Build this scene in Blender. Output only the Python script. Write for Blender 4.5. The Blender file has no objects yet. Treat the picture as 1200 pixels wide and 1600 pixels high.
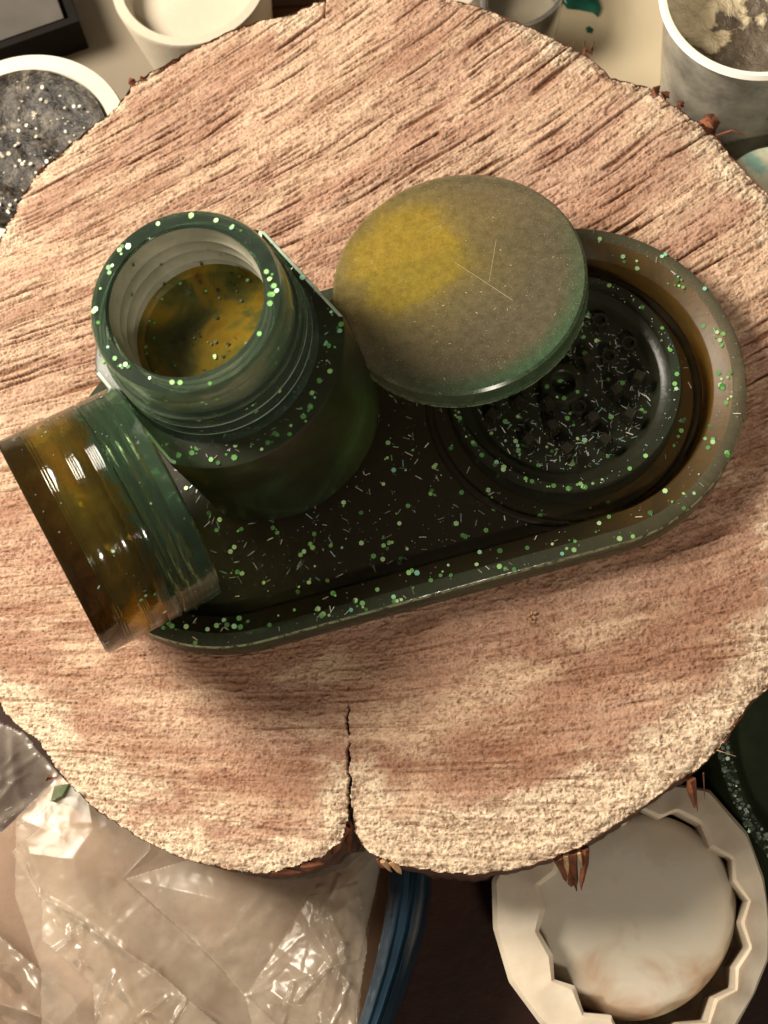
import bpy, bmesh, math, random
import numpy as np
from mathutils import Vector, Matrix

# ------------------------------------------------------------------ camera
scene = bpy.context.scene
COL = scene.collection
F, CX, CY = 2250.0, 600.0, 800.0           # focal length and centre in photo pixels (1200 x 1600)
up = Vector((-200.0, 650.0, F)).normalized()          # world z seen from the camera
xw = (Vector((1, 0, 0)) - up * up.x).normalized()
yw = up.cross(xw)
ROT = Matrix((xw, yw, up))                 # camera -> world
CAM = -(ROT @ Vector((0, 0, -1))) * 37.5   # centimetres, looks at the origin
def P(px, py, z=0.0):
    d = ROT @ Vector((px - CX, CY - py, -F))
    return CAM + d * ((z - CAM.z) / d.z)
cd = bpy.data.cameras.new('camera')
cam = bpy.data.objects.new('camera', cd); COL.objects.link(cam)
cam.matrix_world = Matrix.Translation(CAM * 0.01) @ ROT.to_4x4()
cd.sensor_fit = 'HORIZONTAL'; cd.sensor_width = 36.0; cd.lens = 36.0 * F / 1200.0
cd.clip_start = 0.01; cd.clip_end = 50.0
cd.dof.use_dof = True; cd.dof.focus_distance = 0.355; cd.dof.aperture_fstop = 30.0
scene.camera = cam

# ------------------------------------------------------------------ world, lamps, exposure
world = bpy.data.worlds.new('World'); scene.world = world; world.use_nodes = True
bg = world.node_tree.nodes['Background']
bg.inputs['Color'].default_value = (1.0, 0.83, 0.62, 1); bg.inputs['Strength'].default_value = 0.12
def area(name, loc, target, size, power, color):
    l = bpy.data.lights.new(name, 'AREA'); l.shape = 'DISK'; l.size = size; l.energy = power; l.color = color
    o = bpy.data.objects.new(name, l); COL.objects.link(o)
    o.location = loc
    o.rotation_euler = (Vector(target) - Vector(loc)).to_track_quat('-Z', 'Y').to_euler()
    return o
area('ceiling_lamp', (-0.50, 0.20, 0.50), (0.0, 0.0, 0.0), 0.30, 12.0, (1.0, 0.90, 0.75))
area('room_lamp', (0.18, -0.50, 0.55), (0.0, 0.0, 0.0), 0.08, 2.0, (1.0, 0.90, 0.76))
scene.view_settings.view_transform = 'Standard'
scene.view_settings.look = 'None'
scene.view_settings.exposure = 0.0
scene.view_settings.gamma = 1.0
scene.render.film_transparent = False
cy = scene.cycles
cy.use_denoising = True
cy.max_bounces = 12; cy.transmission_bounces = 10; cy.transparent_max_bounces = 12
cy.sample_clamp_indirect = 4.0

rng = random.Random(7)
nr = np.random.RandomState(11)

# ------------------------------------------------------------------ noise
def hash2(ix, iy, seed):
    h = (ix.astype(np.int64) * 374761393 + iy.astype(np.int64) * 668265263 + seed * 974711) & 0x7fffffff
    h = ((h ^ (h >> 13)) * 1274126177) & 0x7fffffff
    h = (h ^ (h >> 16)) & 0xffff
    return h / 65535.0
def vn(x, y, seed=0):
    ix = np.floor(x); iy = np.floor(y); fx = x - ix; fy = y - iy
    fx = fx * fx * (3 - 2 * fx); fy = fy * fy * (3 - 2 * fy)
    a = hash2(ix, iy, seed); b = hash2(ix + 1, iy, seed); c = hash2(ix, iy + 1, seed); d = hash2(ix + 1, iy + 1, seed)
    return (a * (1 - fx) + b * fx) * (1 - fy) + (c * (1 - fx) + d * fx) * fy
def fbm(x, y, seed=0, o=4):
    s = 0; a = 0.5; t = 0
    for k in range(o):
        s = s + a * vn(x * 2 ** k, y * 2 ** k, seed + k * 17); t += a; a *= 0.55
    return s / t
def sst(a, b, x):
    t = np.clip((x - a) / (b - a), 0, 1); return t * t * (3 - 2 * t)

# ------------------------------------------------------------------ materials
def newmat(name):
    m = bpy.data.materials.new(name); m.use_nodes = True
    nt = m.node_tree; nt.nodes.clear()
    out = nt.nodes.new('ShaderNodeOutputMaterial')
    return m, nt, out
def pr(nt, out, **kw):
    p = nt.nodes.new('ShaderNodeBsdfPrincipled')
    for k, v in kw.items():
        p.inputs[k.replace('_', ' ')].default_value = v
    nt.links.new(p.outputs[0], out.inputs['Surface'])
    return p
def c4(c): return (c[0], c[1], c[2], 1.0)
def noise_fac(nt, scale, detail=4, rough=0.6, dist=0.0, vec=None):
    n = nt.nodes.new('ShaderNodeTexNoise'); n.inputs['Scale'].default_value = scale
    n.inputs['Detail'].default_value = detail; n.inputs['Roughness'].default_value = rough
    n.inputs['Distortion'].default_value = dist
    if vec is None:
        tc = nt.nodes.new('ShaderNodeTexCoord'); vec = tc.outputs['Object']
    nt.links.new(vec, n.inputs['Vector'])
    return n.outputs['Fac']
def ramp(nt, fac, stops):
    r = nt.nodes.new('ShaderNodeValToRGB'); e = r.color_ramp.elements
    while len(e) < len(stops): e.new(0.5)
    for i, (p, c) in enumerate(stops):
        e[i].position = p; e[i].color = c4(c)
    nt.links.new(fac, r.inputs['Fac']); return r.outputs['Color']
def bump(nt, p, fac, dist, strength=1.0):
    b = nt.nodes.new('ShaderNodeBump'); b.inputs['Distance'].default_value = dist; b.inputs['Strength'].default_value = strength
    nt.links.new(fac, b.inputs['Height']); nt.links.new(b.outputs[0], p.inputs['Normal']); return b
def plain(name, col, rough=0.6, var=0.15, scale=60, bmp=0.0, bscale=300, **kw):
    m, nt, out = newmat(name)
    p = pr(nt, out, Roughness=rough, **kw)
    f = noise_fac(nt, scale)
    nt.links.new(ramp(nt, f, [(0.3, [c * (1 - var) for c in col]), (0.7, [min(1, c * (1 + var)) for c in col])]), p.inputs['Base Color'])
    if bmp: bump(nt, p, noise_fac(nt, bscale, 5), bmp)
    return m
def resin(name, stops, scale=45, rough=0.06, trans=0.9, absorb=None, dens=0.0, bmp=0.00006, dist=1.2, bscale=500, axis=None, ior=1.45):
    """coloured casting resin: pigment swirls tint the surface, an even absorbing volume deepens it with thickness"""
    m, nt, out = newmat(name)
    p = pr(nt, out, Roughness=rough, IOR=ior)
    p.inputs['Transmission Weight'].default_value = trans
    f = noise_fac(nt, scale, 4, 0.55, dist)
    if axis:                                # pigment that settles along one axis: (axis, from, to, weight)
        tc = nt.nodes.new('ShaderNodeTexCoord'); s = nt.nodes.new('ShaderNodeSeparateXYZ')
        nt.links.new(tc.outputs['Object'], s.inputs[0])
        mr = nt.nodes.new('ShaderNodeMapRange'); mr.inputs['From Min'].default_value = axis[1]; mr.inputs['From Max'].default_value = axis[2]
        nt.links.new(s.outputs[axis[0]], mr.inputs['Value'])
        mx = nt.nodes.new('ShaderNodeMix'); mx.inputs['Factor'].default_value = axis[3]
        nt.links.new(f, mx.inputs[2]); nt.links.new(mr.outputs[0], mx.inputs[3]); f = mx.outputs[0]
    nt.links.new(ramp(nt, f, stops), p.inputs['Base Color'])
    if bmp: bump(nt, p, noise_fac(nt, bscale, 3), bmp)
    if dens:
        v = nt.nodes.new('ShaderNodeVolumeAbsorption'); v.inputs['Color'].default_value = c4(absorb); v.inputs['Density'].default_value = dens
        nt.links.new(v.outputs[0], out.inputs['Volume'])
    return m

def wood_mat():
    m, nt, out = newmat('sawn_wood')
    p = pr(nt, out, Roughness=0.85)
    p.inputs['Specular IOR Level'].default_value = 0.15
    a = nt.nodes.new('ShaderNodeAttribute'); a.attribute_name = 'tint'
    f = noise_fac(nt, 2600, 3, 0.7)
    mx = nt.nodes.new('ShaderNodeMix'); mx.data_type = 'RGBA'; mx.blend_type = 'MULTIPLY'; mx.inputs[0].default_value = 0.55
    nt.links.new(a.outputs['Color'], mx.inputs[6])
    nt.links.new(ramp(nt, f, [(0.32, (0.55, 0.5, 0.45)), (0.6, (1.1, 1.1, 1.1))]), mx.inputs[7])
    nt.links.new(mx.outputs[2], p.inputs['Base Color'])
    bump(nt, p, noise_fac(nt, 1900, 5, 0.75), 0.00025, 0.8)
    return m
M = {}
M['wood'] = wood_mat()
M['bark'] = plain('bark', (0.10, 0.042, 0.022), 0.9, 0.5, 120, 0.0015, 260)
M['splinter'] = plain('splinter_wood', (0.17, 0.055, 0.022), 0.8, 0.5, 220, 0.0006, 500)
M['splinter_pale'] = plain('splinter_pale_wood', (0.45, 0.26, 0.13), 0.8, 0.4, 220, 0.0006, 500)
M_THROAT_LIT = [(0.3, (0.52, 0.52, 0.38)), (0.7, (0.78, 0.74, 0.58))]
JV = dict(absorb=(0.5, 0.62, 0.42), dens=14)
M['jar'] = resin('jar_neck_resin', [(0.3, (0.22, 0.38, 0.25)), (0.52, (0.38, 0.56, 0.40)), (0.72, (0.64, 0.76, 0.58))], 55, 0.04, 0.94, **JV)
M['jar_body'] = resin('jar_body_resin', [(0.3, (0.018, 0.014, 0.005)), (0.55, (0.025, 0.035, 0.01)), (0.75, (0.05, 0.09, 0.035))], 40, 0.38, 0.45, dist=1.5, **JV)
M['edge'] = resin('edge_wear_painted_glow', [(0.3, (0.45, 0.66, 0.50)), (0.7, (0.72, 0.85, 0.70))], 300, 0.15, 0.25)  # pale tone paints edge highlights on the flats, plus wear on thread crests
M['edge_glow_dull'] = resin('dull_painted_edge_glow', [(0.4, (0.06, 0.09, 0.05)), (0.55, (0.42, 0.50, 0.28))], 500, 0.2, 0.4)  # broken pale line: edge highlight put into the colour
M['jar_throat_lit'] = resin('painted_lit_throat', M_THROAT_LIT, 80, 0.12, 0.55, **JV)  # paler than the neck: light inside the throat put into the colour
M['jar_inside'] = resin('jar_inside_resin', [(0.34, (0.05, 0.06, 0.018)), (0.47, (0.12, 0.11, 0.02)), (0.58, (0.26, 0.17, 0.015)), (0.74, (0.15, 0.07, 0.01))], 70, 0.12, 0.3, dist=1.0, **JV)
M['lid'] = resin('lid_resin', [(0.0, (0.5, 0.5, 0.4)), (1.0, (0.5, 0.5, 0.4))])
M['tray'] = resin('tray_resin', [(0.25, (0.26, 0.31, 0.20)), (0.5, (0.36, 0.40, 0.26)), (0.68, (0.46, 0.44, 0.27)), (0.9, (0.8, 0.72, 0.5))],
                  35, 0.12, 0.88, (0.55, 0.55, 0.35), 20, axis=('X', -0.04, 0.10, 0.7))
M['tray_floor'] = resin('tray_floor_resin', [(0.25, (0.11, 0.085, 0.04)), (0.50, (0.15, 0.115, 0.05)), (0.64, (0.42, 0.24, 0.06)), (0.76, (0.55, 0.28, 0.035)), (0.9, (0.52, 0.28, 0.06))],
                  55, 0.42, 0.85, (0.6, 0.5, 0.25), 15, axis=('X', -0.02, 0.10, 0.6), ior=1.35)
M['grinder'] = resin('grinder_resin', [(0.3, (0.07, 0.07, 0.04)), (0.6, (0.11, 0.115, 0.07)), (0.8, (0.14, 0.21, 0.14))], 60, 0.28, 0.8, (0.4, 0.5, 0.3), 40, ior=1.33)
M['cup'] = resin('cup_resin', [(0.0, (0.22, 0.11, 0.02)), (0.35, (0.5, 0.27, 0.05)), (0.6, (0.8, 0.6, 0.15)), (0.9, (0.55, 0.8, 0.65))], 50, 0.1, 0.9, (0.7, 0.5, 0.2), 25)
M['tooth'] = resin('tooth_resin', [(0.3, (0.05, 0.045, 0.03)), (0.7, (0.14, 0.13, 0.08))], 60, 0.05, 0.8)
def glitter_mat(name, cols, metal=0.4, rough=0.35):
    m, nt, out = newmat(name)
    p = pr(nt, out, Roughness=rough, Metallic=metal)
    g = nt.nodes.new('ShaderNodeNewGeometry')
    r = ramp(nt, g.outputs['Random Per Island'], cols)
    nt.links.new(r, p.inputs['Base Color']); return m
M['dot'] = glitter_mat('green_glitter_dots', [(0, (0.05, 0.14, 0.04)), (0.3, (0.12, 0.34, 0.09)), (0.6, (0.24, 0.52, 0.16)), (0.85, (0.5, 0.75, 0.36)), (1, (0.22, 0.55, 0.40))], 0.1)
M['dot_dark'] = glitter_mat('dark_glitter_dots', [(0, (0.02, 0.03, 0.015)), (1, (0.05, 0.1, 0.04))], 0.1)
M['sliver'] = glitter_mat('holographic_glitter', [(0, (0.12, 0.13, 0.09)), (0.35, (0.40, 0.38, 0.28)), (0.6, (0.2, 0.42, 0.34)), (0.8, (0.34, 0.4, 0.5)), (0.9, (0.75, 0.72, 0.6)), (1, (0.8, 0.8, 0.7))], 0.3)

# ------------------------------------------------------------------ object helpers
def link(o): COL.objects.link(o); return o
def empty(name, loc_cm, rz=0.0):
    o = bpy.data.objects.new(name, None); link(o); o.empty_display_size = 0.01
    o.location = Vector(loc_cm) * 0.01; o.rotation_euler = (0, 0, rz); return o
def tag(o, label=None, cat=None, group=None, kind=None):
    if label: o['label'] = label
    if cat: o['category'] = cat
    if group: o['group'] = group
    if kind: o['kind'] = kind
    return o
def sharpen(bm, deg=32):
    for f in bm.faces: f.smooth = True
    for e in bm.edges:
        if len(e.link_faces) == 2 and e.calc_face_angle(0) > math.radians(deg): e.smooth = False
def obj(name, bm, mats, parent=None, loc=None, smooth=32, normals=True):
    if normals: bmesh.ops.recalc_face_normals(bm, faces=bm.faces)
    if smooth: sharpen(bm, smooth)
    me = bpy.data.meshes.new(name)
    bmesh.ops.scale(bm, vec=(0.01,) * 3, verts=bm.verts)
    bm.to_mesh(me); bm.free()
    for m in (mats if isinstance(mats, (list, tuple)) else [mats]): me.materials.append(m)
    o = link(bpy.data.objects.new(name, me))
    if parent: o.parent = parent
    if loc is not None: o.location = Vector(loc) * 0.01
    return o
def rings(bm, loops, closed=True, mat=0):
    """loops: list of lists of points with equal counts; skins them, closed = torus-like"""
    vs = [[bm.verts.new(p) for p in lp] for lp in loops]
    n = len(vs[0]); k = len(vs)
    for i in range(k if closed else k - 1):
        a, b = vs[i], vs[(i + 1) % k]
        for j in range(n):
            f = bm.faces.new((a[j], a[(j + 1) % n], b[(j + 1) % n], b[j])); f.material_index = mat
    return vs
def circ(r, z, n=96, c=(0, 0), wob=0.0, ph=0.0):
    return [(c[0] + (r + wob * math.sin(3 * t + ph)) * math.cos(t), c[1] + (r + wob * math.sin(3 * t + ph)) * math.sin(t), z) for t in (2 * math.pi * j / n for j in range(n))]
def lathe(bm, prof, n=96, c=(0, 0), mat=0, wob=0.0):
    """solid of revolution: profile starts and ends on the axis (r = 0) or is a closed ring"""
    if prof[0][0] < 1e-6:
        inner = prof[1:-1] if prof[-1][0] < 1e-6 else prof[1:]
        vs = rings(bm, [circ(r, z, n, c, wob) for r, z in inner], False, mat)
        bm.faces.new(vs[0]).material_index = mat
        bm.faces.new(list(reversed(vs[-1]))).material_index = mat
    else:
        rings(bm, [circ(r, z, n, c, wob) for r, z in prof], True, mat)
def box(bm, c, s, rot=None, mat=0):
    m = Matrix.Translation(c) @ (rot.to_4x4() if rot else Matrix.Identity(4)) @ Matrix.Diagonal((s[0], s[1], s[2], 1))
    r = bmesh.ops.create_cube(bm, size=1.0, matrix=m)
    for v in r['verts']:
        for f in v.link_faces: f.material_index = mat
def tube(bm, pts, rad, n=6, mat=0):
    """tapered round bar through the points; rad is one radius per point"""
    lps = []
    for i, p in enumerate(pts):
        p = Vector(p); d = (Vector(pts[min(i + 1, len(pts) - 1)]) - Vector(pts[max(i - 1, 0)])).normalized()
        a = d.orthogonal().normalized(); b = d.cross(a)
        lps.append([p + (a * math.cos(t) + b * math.sin(t)) * rad[i] for t in (2 * math.pi * j / n for j in range(n))])
    vs = rings(bm, lps, False, mat)
    bm.faces.new(vs[0]).material_index = mat; bm.faces.new(list(reversed(vs[-1]))).material_index = mat
def flake(bm, p, nrm, r=0.07, mat=1, n=6, hole=False):
    """one hexagonal glitter dot lying on a surface"""
    nrm = Vector(nrm).normalized(); a = nrm.orthogonal().normalized(); b = nrm.cross(a); t0 = rng.random() * 6
    tl = (a * rng.uniform(-1, 1) + b * rng.uniform(-1, 1)) * 0.18; r *= rng.choice((1, 1, 1, .8, .6, .45))
    nn = (nrm + tl).normalized(); a = nn.orthogonal().normalized(); b = nn.cross(a)
    p = Vector(p) + nrm * 0.018
    top = [bm.verts.new(p + (a * math.cos(t0 + 2 * math.pi * k / n) + b * math.sin(t0 + 2 * math.pi * k / n)) * r) for k in range(n)]
    f = bm.faces.new(top); f.material_index = mat
def sliver(bm, p, nrm, ln=0.11, w=0.016, mat=2):
    nrm = Vector(nrm).normalized(); nn = (nrm + Vector((rng.uniform(-.3, .3), rng.uniform(-.3, .3), 0))).normalized()
    a = nn.orthogonal().normalized(); b = nn.cross(a); t = rng.random() * math.pi
    u = a * math.cos(t) + b * math.sin(t); v = nn.cross(u); p = Vector(p) + nrm * 0.02
    f = bm.faces.new([bm.verts.new(p + u * ln * i + v * w * j) for i, j in ((-1, -1), (1, -1), (1, 1), (-1, 1))]); f.material_index = mat

# ------------------------------------------------------------------ log slice
OUT = [(470,12),(505,-3),(560,-14),(620,-16),(690,-6),(750,8),(800,28),(860,55),(905,76),(936,98),(955,120),(1015,135),(1060,167),(1108,200),
 (1150,250),(1200,300),(1240,370),(1268,480),(1280,650),(1270,820),(1245,960),(1200,1076),(1170,1100),(1148,1136),(1130,1165),(1092,1200),(1060,1220),
 (1018,1252),(960,1292),(905,1326),(850,1347),(800,1359),(740,1368),(680,1363),(625,1352),(585,1337),(562,1318),(551,1290),(546,1262),(541,1290),
 (531,1318),(500,1340),(450,1356),(415,1366),(370,1362),(320,1351),(270,1336),(220,1311),(150,1268),(100,1220),(60,1160),(22,1130),(0,1108),
 (-40,1030),(-75,900),(-88,750),(-72,600),(-42,470),(0,370),(30,310),(60,266),(110,221),(182,166),(204,130),(240,108),(300,75),(350,50),(400,31),(440,25)]
base = [P(x, y, 0) for x, y in OUT]
poly = []
for i in range(len(base)):                                  # finer, slightly ragged outline
    a, b = base[i], base[(i + 1) % len(base)]
    k = max(1, int((b - a).length / 0.12))
    for j in range(k):
        p = a.lerp(b, j / k); d = (b - a).normalized(); nrm = Vector((d.y, -d.x, 0))
        poly.append(p + nrm * (rng.uniform(-0.03, 0.03)))
PX = np.array([p.x for p in poly]); PY = np.array([p.y for p in poly])
def pix(X, Y):                                              # where the wood's grain field is laid out: plan coordinates scaled to the slice
    return 60.0 * X + 600.0, 800.0 - 60.0 * Y
def dist_inside(xs, ys):
    """distance to the outline (worked out on a coarser grid) and an inside mask, row by row"""
    x0, y0 = PX, PY; x1, y1 = np.roll(PX, -1), np.roll(PY, -1)
    I = np.zeros((len(ys), len(xs)), bool)
    for r, y in enumerate(ys):
        m = (y0 > y) != (y1 > y)
        for c in (x1[m] - x0[m]) * (y - y0[m]) / (y1[m] - y0[m]) + x0[m]: I[r] ^= xs < c
    k = 6; xc = np.append(xs[::k], xs[-1] + 1e-6); yc = np.append(ys[::k], ys[-1] + 1e-6); X, Y = np.meshgrid(xc, yc); d = np.full(X.shape, 1e9)
    for i in range(0, len(x0), 2):
        d = np.minimum(d, (X - x0[i]) ** 2 + (Y - y0[i]) ** 2)
    d = np.sqrt(d)
    T = np.array([np.interp(xs, xc, row) for row in d]); D = np.array([np.interp(ys, yc, T[:, j]) for j in range(T.shape[1])]).T
    return D, I
def log_face():
    st = 0.028
    xs = np.arange(PX.min() - st, PX.max() + st, st); ys = np.arange(PY.min() - st, PY.max() + st, st)
    X, Y = np.meshgrid(xs, ys)
    D, I = dist_inside(xs, ys)
    u, v = pix(X, Y)
    a, b, c = 0.00062, -0.00020, -(0.13 + 0.00062 * 1080 - 0.00020 * 300)
    wv = 14 * (fbm(u / 260, v / 260, 5, 2) - .5)
    s = (v + wv + b / a * (u - 600) + b / a ** 2 + c / a) * np.exp(-a * (u - 600))   # constant along one saw stroke
    # fine grooves along the stroke
    w1 = 9 * (vn(u / 70, s / 30, 3) - .5)
    g1 = vn(u / 110, (s + w1) / 5.0, 21); g2 = vn(u / 60, (s + w1) / 2.6, 22); g3 = vn(u / 170, (s + w1) / 14, 23)
    deep = np.clip((vn(u / 110, (s + w1) / 5.0, 31) - .74) / .16, 0, 1) ** 1.2
    deep2 = np.clip((vn(u / 45, (s + w1) / 2.8, 37) - .68) / .16, 0, 1) * sst(.35, .6, fbm(u / 60, s / 30, 38, 3))
    rough = fbm(u / 9, v / 7, 41, 4); fine = vn(u / 2.4, v / 2.4, 43); fine2 = vn(u / 1.3 + 9, v / 1.3, 44)
    fuzz = vn(u / 6 + 3 * fine, s / 3.2, 46)
    # strength of streaks: strong in the upper half, fading downwards
    up_ = .25 + .75 * sst(950, 520, v + 0.1 * (u - 600)); low = 1 - up_
    mod = 0.5 + 0.9 * fbm(u / 180, s / 60, 51, 3)
    h = -(deep * 0.055 + deep2 * 0.030) * (0.25 + 0.75 * up_) * mod * 1.4
    h += (g1 - .5) * 0.04 * (0.35 + 0.65 * up_) + (g2 - .5) * 0.024 + (g3 - .5) * 0.014
    h += (rough - .5) * 0.024 + (fine - .5) * 0.012 + (fine2 - .5) * 0.010 + (fuzz - .5) * 0.022
    # the sapwood is woolly
    sapw = 0.42 + 1.35 * sst(1120, 1330, v) * sst(500, 800, u) + 0.55 * sst(950, 1200, v) + 0.8 * sst(950, 1250, u) * sst(250, 900, v) + 0.9 * (fbm(u / 90, v / 60, 61, 4) - .5) * 3
    sap = sst(.45, -.45, D - sapw + .8 * (fbm(u / 25, s / 9, 62, 4) - .5))
    h += sap * ((vn(u / 8.5, s / 3.2, 71) - .5) * 0.030 + (vn(u / 4.6, s / 2.2, 72) - .5) * 0.028)
    # drying crack
    cx_ = 544 + 5 * np.sin(v / 37) + 4 * (vn(v / 9, v * 0, 81) - .5)
    cw = 1.0 + 2.5 * sst(1130, 1280, v) * vn(v / 12, v * 0, 82) + 1.0 * vn(v / 6, v * 0, 83)
    uu = (X - np.interp(Y, [P(547, 1290).y, P(543, 1075).y], [P(547, 1290).x, P(543, 1075).x]))
    jit = 0.09 * (vn(Y * 6, Y * 0, 84) - .5) + 0.05 * (vn(Y * 15, Y * 0, 85) - .5)
    yy1, yy0 = P(543, 1070).y, P(547, 1290).y
    tt = np.clip((yy1 - Y) / (yy1 - yy0), 0, 1.2)
    wid = (0.012 + 0.035 * tt + 0.04 * (vn(Y * 5, Y * 0, 86) - .55)) * (tt > 0)
    wid = np.clip(wid, 0.0, 1)
    ck = np.clip(1 - np.abs(uu + jit) / (wid + 1e-4), 0, 1) * (tt > 0.0) * (wid > 0.004)
    h -= np.minimum(ck * 3, 1) * 0.35
    h += 0.03 * np.exp(-((uu + jit) / 0.12) ** 2) * (tt > 0.2) * (tt < 1.0)
    # small check at the far edge
    uc = X - P(507, 10).x + 0.05 * (vn(Y * 8, Y * 0, 87) - .5); ec = np.clip(1 - np.abs(uc) / 0.03, 0, 1) * (Y > P(507, 28).y)
    h -= ec * 0.2
    # torn fibres: dark pits, drawn out along the stroke in the upper half, short and wormy in the sapwood
    e1 = vn(u / 13, (s + w1) / 2.2, 111); e2 = vn(u / 4.5, (s + w1) / 1.9, 112); e3 = vn(u / 4.6 + 2 * fine, s / 2.3 + 1.5 * fine2, 113)
    patch = fbm(u / 40, s / 14, 115, 3)
    pit = np.clip((e1 - .70) / .14, 0, 1) * (0.4 + .6 * up_) * sst(.38, .6, patch) + np.clip((e2 - .74) / .12, 0, 1) * .7 * sst(.35, .55, patch)
    e4 = vn(u / 2.1 + 3 * rough, v / 1.9, 114); e5 = vn(u / 7, (s + w1) / 1.5, 116)
    pit += np.clip((e3 - .66) / .08, 0, 1) * (0.3 + .7 * np.maximum(sap, .5 * low)) * .8 + np.clip((e4 - .72) / .08, 0, 1) * .5 + np.clip((e5 - .74) / .08, 0, 1) * .6 * sst(.3, .5, patch)
    pit = np.clip(pit, 0, 1)
    h -= pit * .045
    h -= 0.12 * sst(0.28, 0.0, D) * (0.5 + vn(u / 14, v / 14, 88))
    # colours
    heart = np.array([0.55, 0.36, 0.265]); heart2 = np.array([0.37, 0.205, 0.135]); pale = np.array([0.76, 0.57, 0.40]); sapc = np.array([0.78, 0.64, 0.47]); dark = np.array([0.20, 0.085, 0.045])
    t = (fbm(u / 190, s / 40, 91, 4) - .5) * 1.5 + 0.25 + .45 * up_
    tl = np.clip(t, 0, 1)[..., None]
    col = heart * tl + heart2 * (1 - tl)
    pl = sst(0.42, 0.8, fbm(u / 130, s / 45, 93, 4) + .12 * up_)[..., None] * 0.6
    col = col * (1 - pl) + pale * pl
    S = (sap * (0.72 + 0.28 * sst(0.35, 0.6, fbm(u / 20, v / 12, 94, 3))))[..., None]
    col = col * (1 - S) + sapc * S
    dk = np.clip(deep * 1.0 * (0.35 + .65 * up_) * mod + deep2 * 0.4 * (0.4 + .6 * up_) + sst(0.66, 0.8, vn(u / 3.4, v / 2.2, 95)) * 0.45 * (0.3 + 0.7 * rough) + ec * .8, 0, 0.9)[..., None]
    col = col * (1 - dk) + dark * dk
    col = col * (0.86 + 0.28 * g1)[..., None] * (0.85 + 0.3 * fuzz)[..., None]
    pk = (pit * .68)[..., None]; col = col * (1 - pk) + dark * .9 * pk
    ckc = np.minimum(ck * 2, 1)[..., None]; col = col * (1 - ckc) + np.array([0.04, 0.015, 0.01]) * ckc
    # build
    idx = -np.ones(X.shape, int); vm = I | False
    F_ = vm[:-1, :-1] & vm[1:, :-1] & vm[:-1, 1:] & vm[1:, 1:]
    use = np.zeros(X.shape, bool)
    use[:-1, :-1] |= F_; use[1:, :-1] |= F_; use[:-1, 1:] |= F_; use[1:, 1:] |= F_
    idx[use] = np.arange(use.sum())
    V = np.stack([X[use], Y[use], h[use]], 1) * 0.01
    Q = np.stack([idx[:-1, :-1][F_], idx[:-1, 1:][F_], idx[1:, 1:][F_], idx[1:, :-1][F_]], 1)
    me = bpy.data.meshes.new('cut_face')
    me.vertices.add(len(V)); me.vertices.foreach_set('co', V.astype(np.float32).ravel())
    me.loops.add(Q.size); me.loops.foreach_set('vertex_index', Q.astype(np.int32).ravel())
    me.polygons.add(len(Q)); me.polygons.foreach_set('loop_start', (np.arange(len(Q)) * 4).astype(np.int32))
    me.update(calc_edges=True)
    me.polygons.foreach_set('use_smooth', np.ones(len(Q), bool))
    at = me.color_attributes.new('tint', 'FLOAT_COLOR', 'POINT')
    C = np.concatenate([col[use], np.ones((use.sum(), 1))], 1)
    at.data.foreach_set('color', np.clip(C, 0, 1).astype(np.float32).ravel())
    me.materials.append(M['wood'])
    return link(bpy.data.objects.new('cut_face', me))
TABLE = -6.0
log = tag(empty('log_slice', (0, 0, TABLE)), 'round slice of tree trunk with sawn pinkish face, pale edge and drying crack', 'log slice')
fo = log_face(); fo.parent = log; fo.location = (0, 0, -TABLE * 0.01)
bm = bmesh.new()
ctr = Vector((PX.mean(), PY.mean(), 0)); lps = []
NP = len(poly)
seedr = np.random.RandomState(5); lob = seedr.rand(64)
for k, z in enumerate([-0.04, -0.15, -0.4, -0.8, -1.4, -2.2, -3.2, -4.4, TABLE]):
    lp = []
    for i, p in enumerate(poly):
        r = (Vector((p.x, p.y, 0)) - ctr); d = r.normalized()
        nz = float(fbm(np.array([i / 7.0]), np.array([z * 1.5]), 101, 4)[0]) - .5
        o = 0.0 if k == 0 else (-0.02 + 0.16 * nz * min(1, k * .5) + min(-z, 3) * 0.012)
        q = ctr + d * (r.length + o - 0.01); lp.append((q.x, q.y, z + (0.0 if k else rng.uniform(-.03, .0))))
    lps.append(lp)
vs = rings(bm, lps, False); bm.faces.new(vs[-1])
obj('bark', bm, M['bark'], log, (0, 0, -TABLE), smooth=60)
def splinter(pts, rad, mat='splinter', n=5):
    bm = bmesh.new(); tube(bm, pts, rad, n)
    for v in bm.verts: v.co += Vector((rng.uniform(-1, 1), rng.uniform(-1, 1), rng.uniform(-1, 1))) * max(rad) * 0.22
    return obj('splinter', bm, M[mat], log, (0, 0, -TABLE), smooth=60)
def spl(p0, p1, z0, z1, r, mat='splinter', n=5):
    a, b = P(*p0, z0), P(*p1, z1); splinter([a, a.lerp(b, .35), a.lerp(b, .75), b], [r, r * .9, r * .6, r * .12], mat, n)
spl((872, 1338), (893, 1385), -.2, -1.2, .17); spl((893, 1330), (900, 1392), -.2, -1.4, .16); spl((915, 1325), (908, 1390), -.2, -1.0, .12)
spl((884, 1335), (886, 1380), -.15, -.9, .09, 'splinter_pale'); spl((905, 1333), (911, 1365), -.1, -.7, .05, 'splinter_pale')
spl((1078, 1216), (1085, 1262), -.2, -.8, .12); spl((1084, 1216), (1090, 1268), -.2, -1.0, .05); spl((1099, 1208), (1101, 1250), -.1, -.9, .02)
spl((1120, 1172), (1150, 1182), -.02, .15, .015, 'splinter_pale'); spl((1140, 1140), (1165, 1112), -.1, -.1, .06); spl((1128, 1160), (1150, 1120), -.2, -.2, .1)
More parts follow.
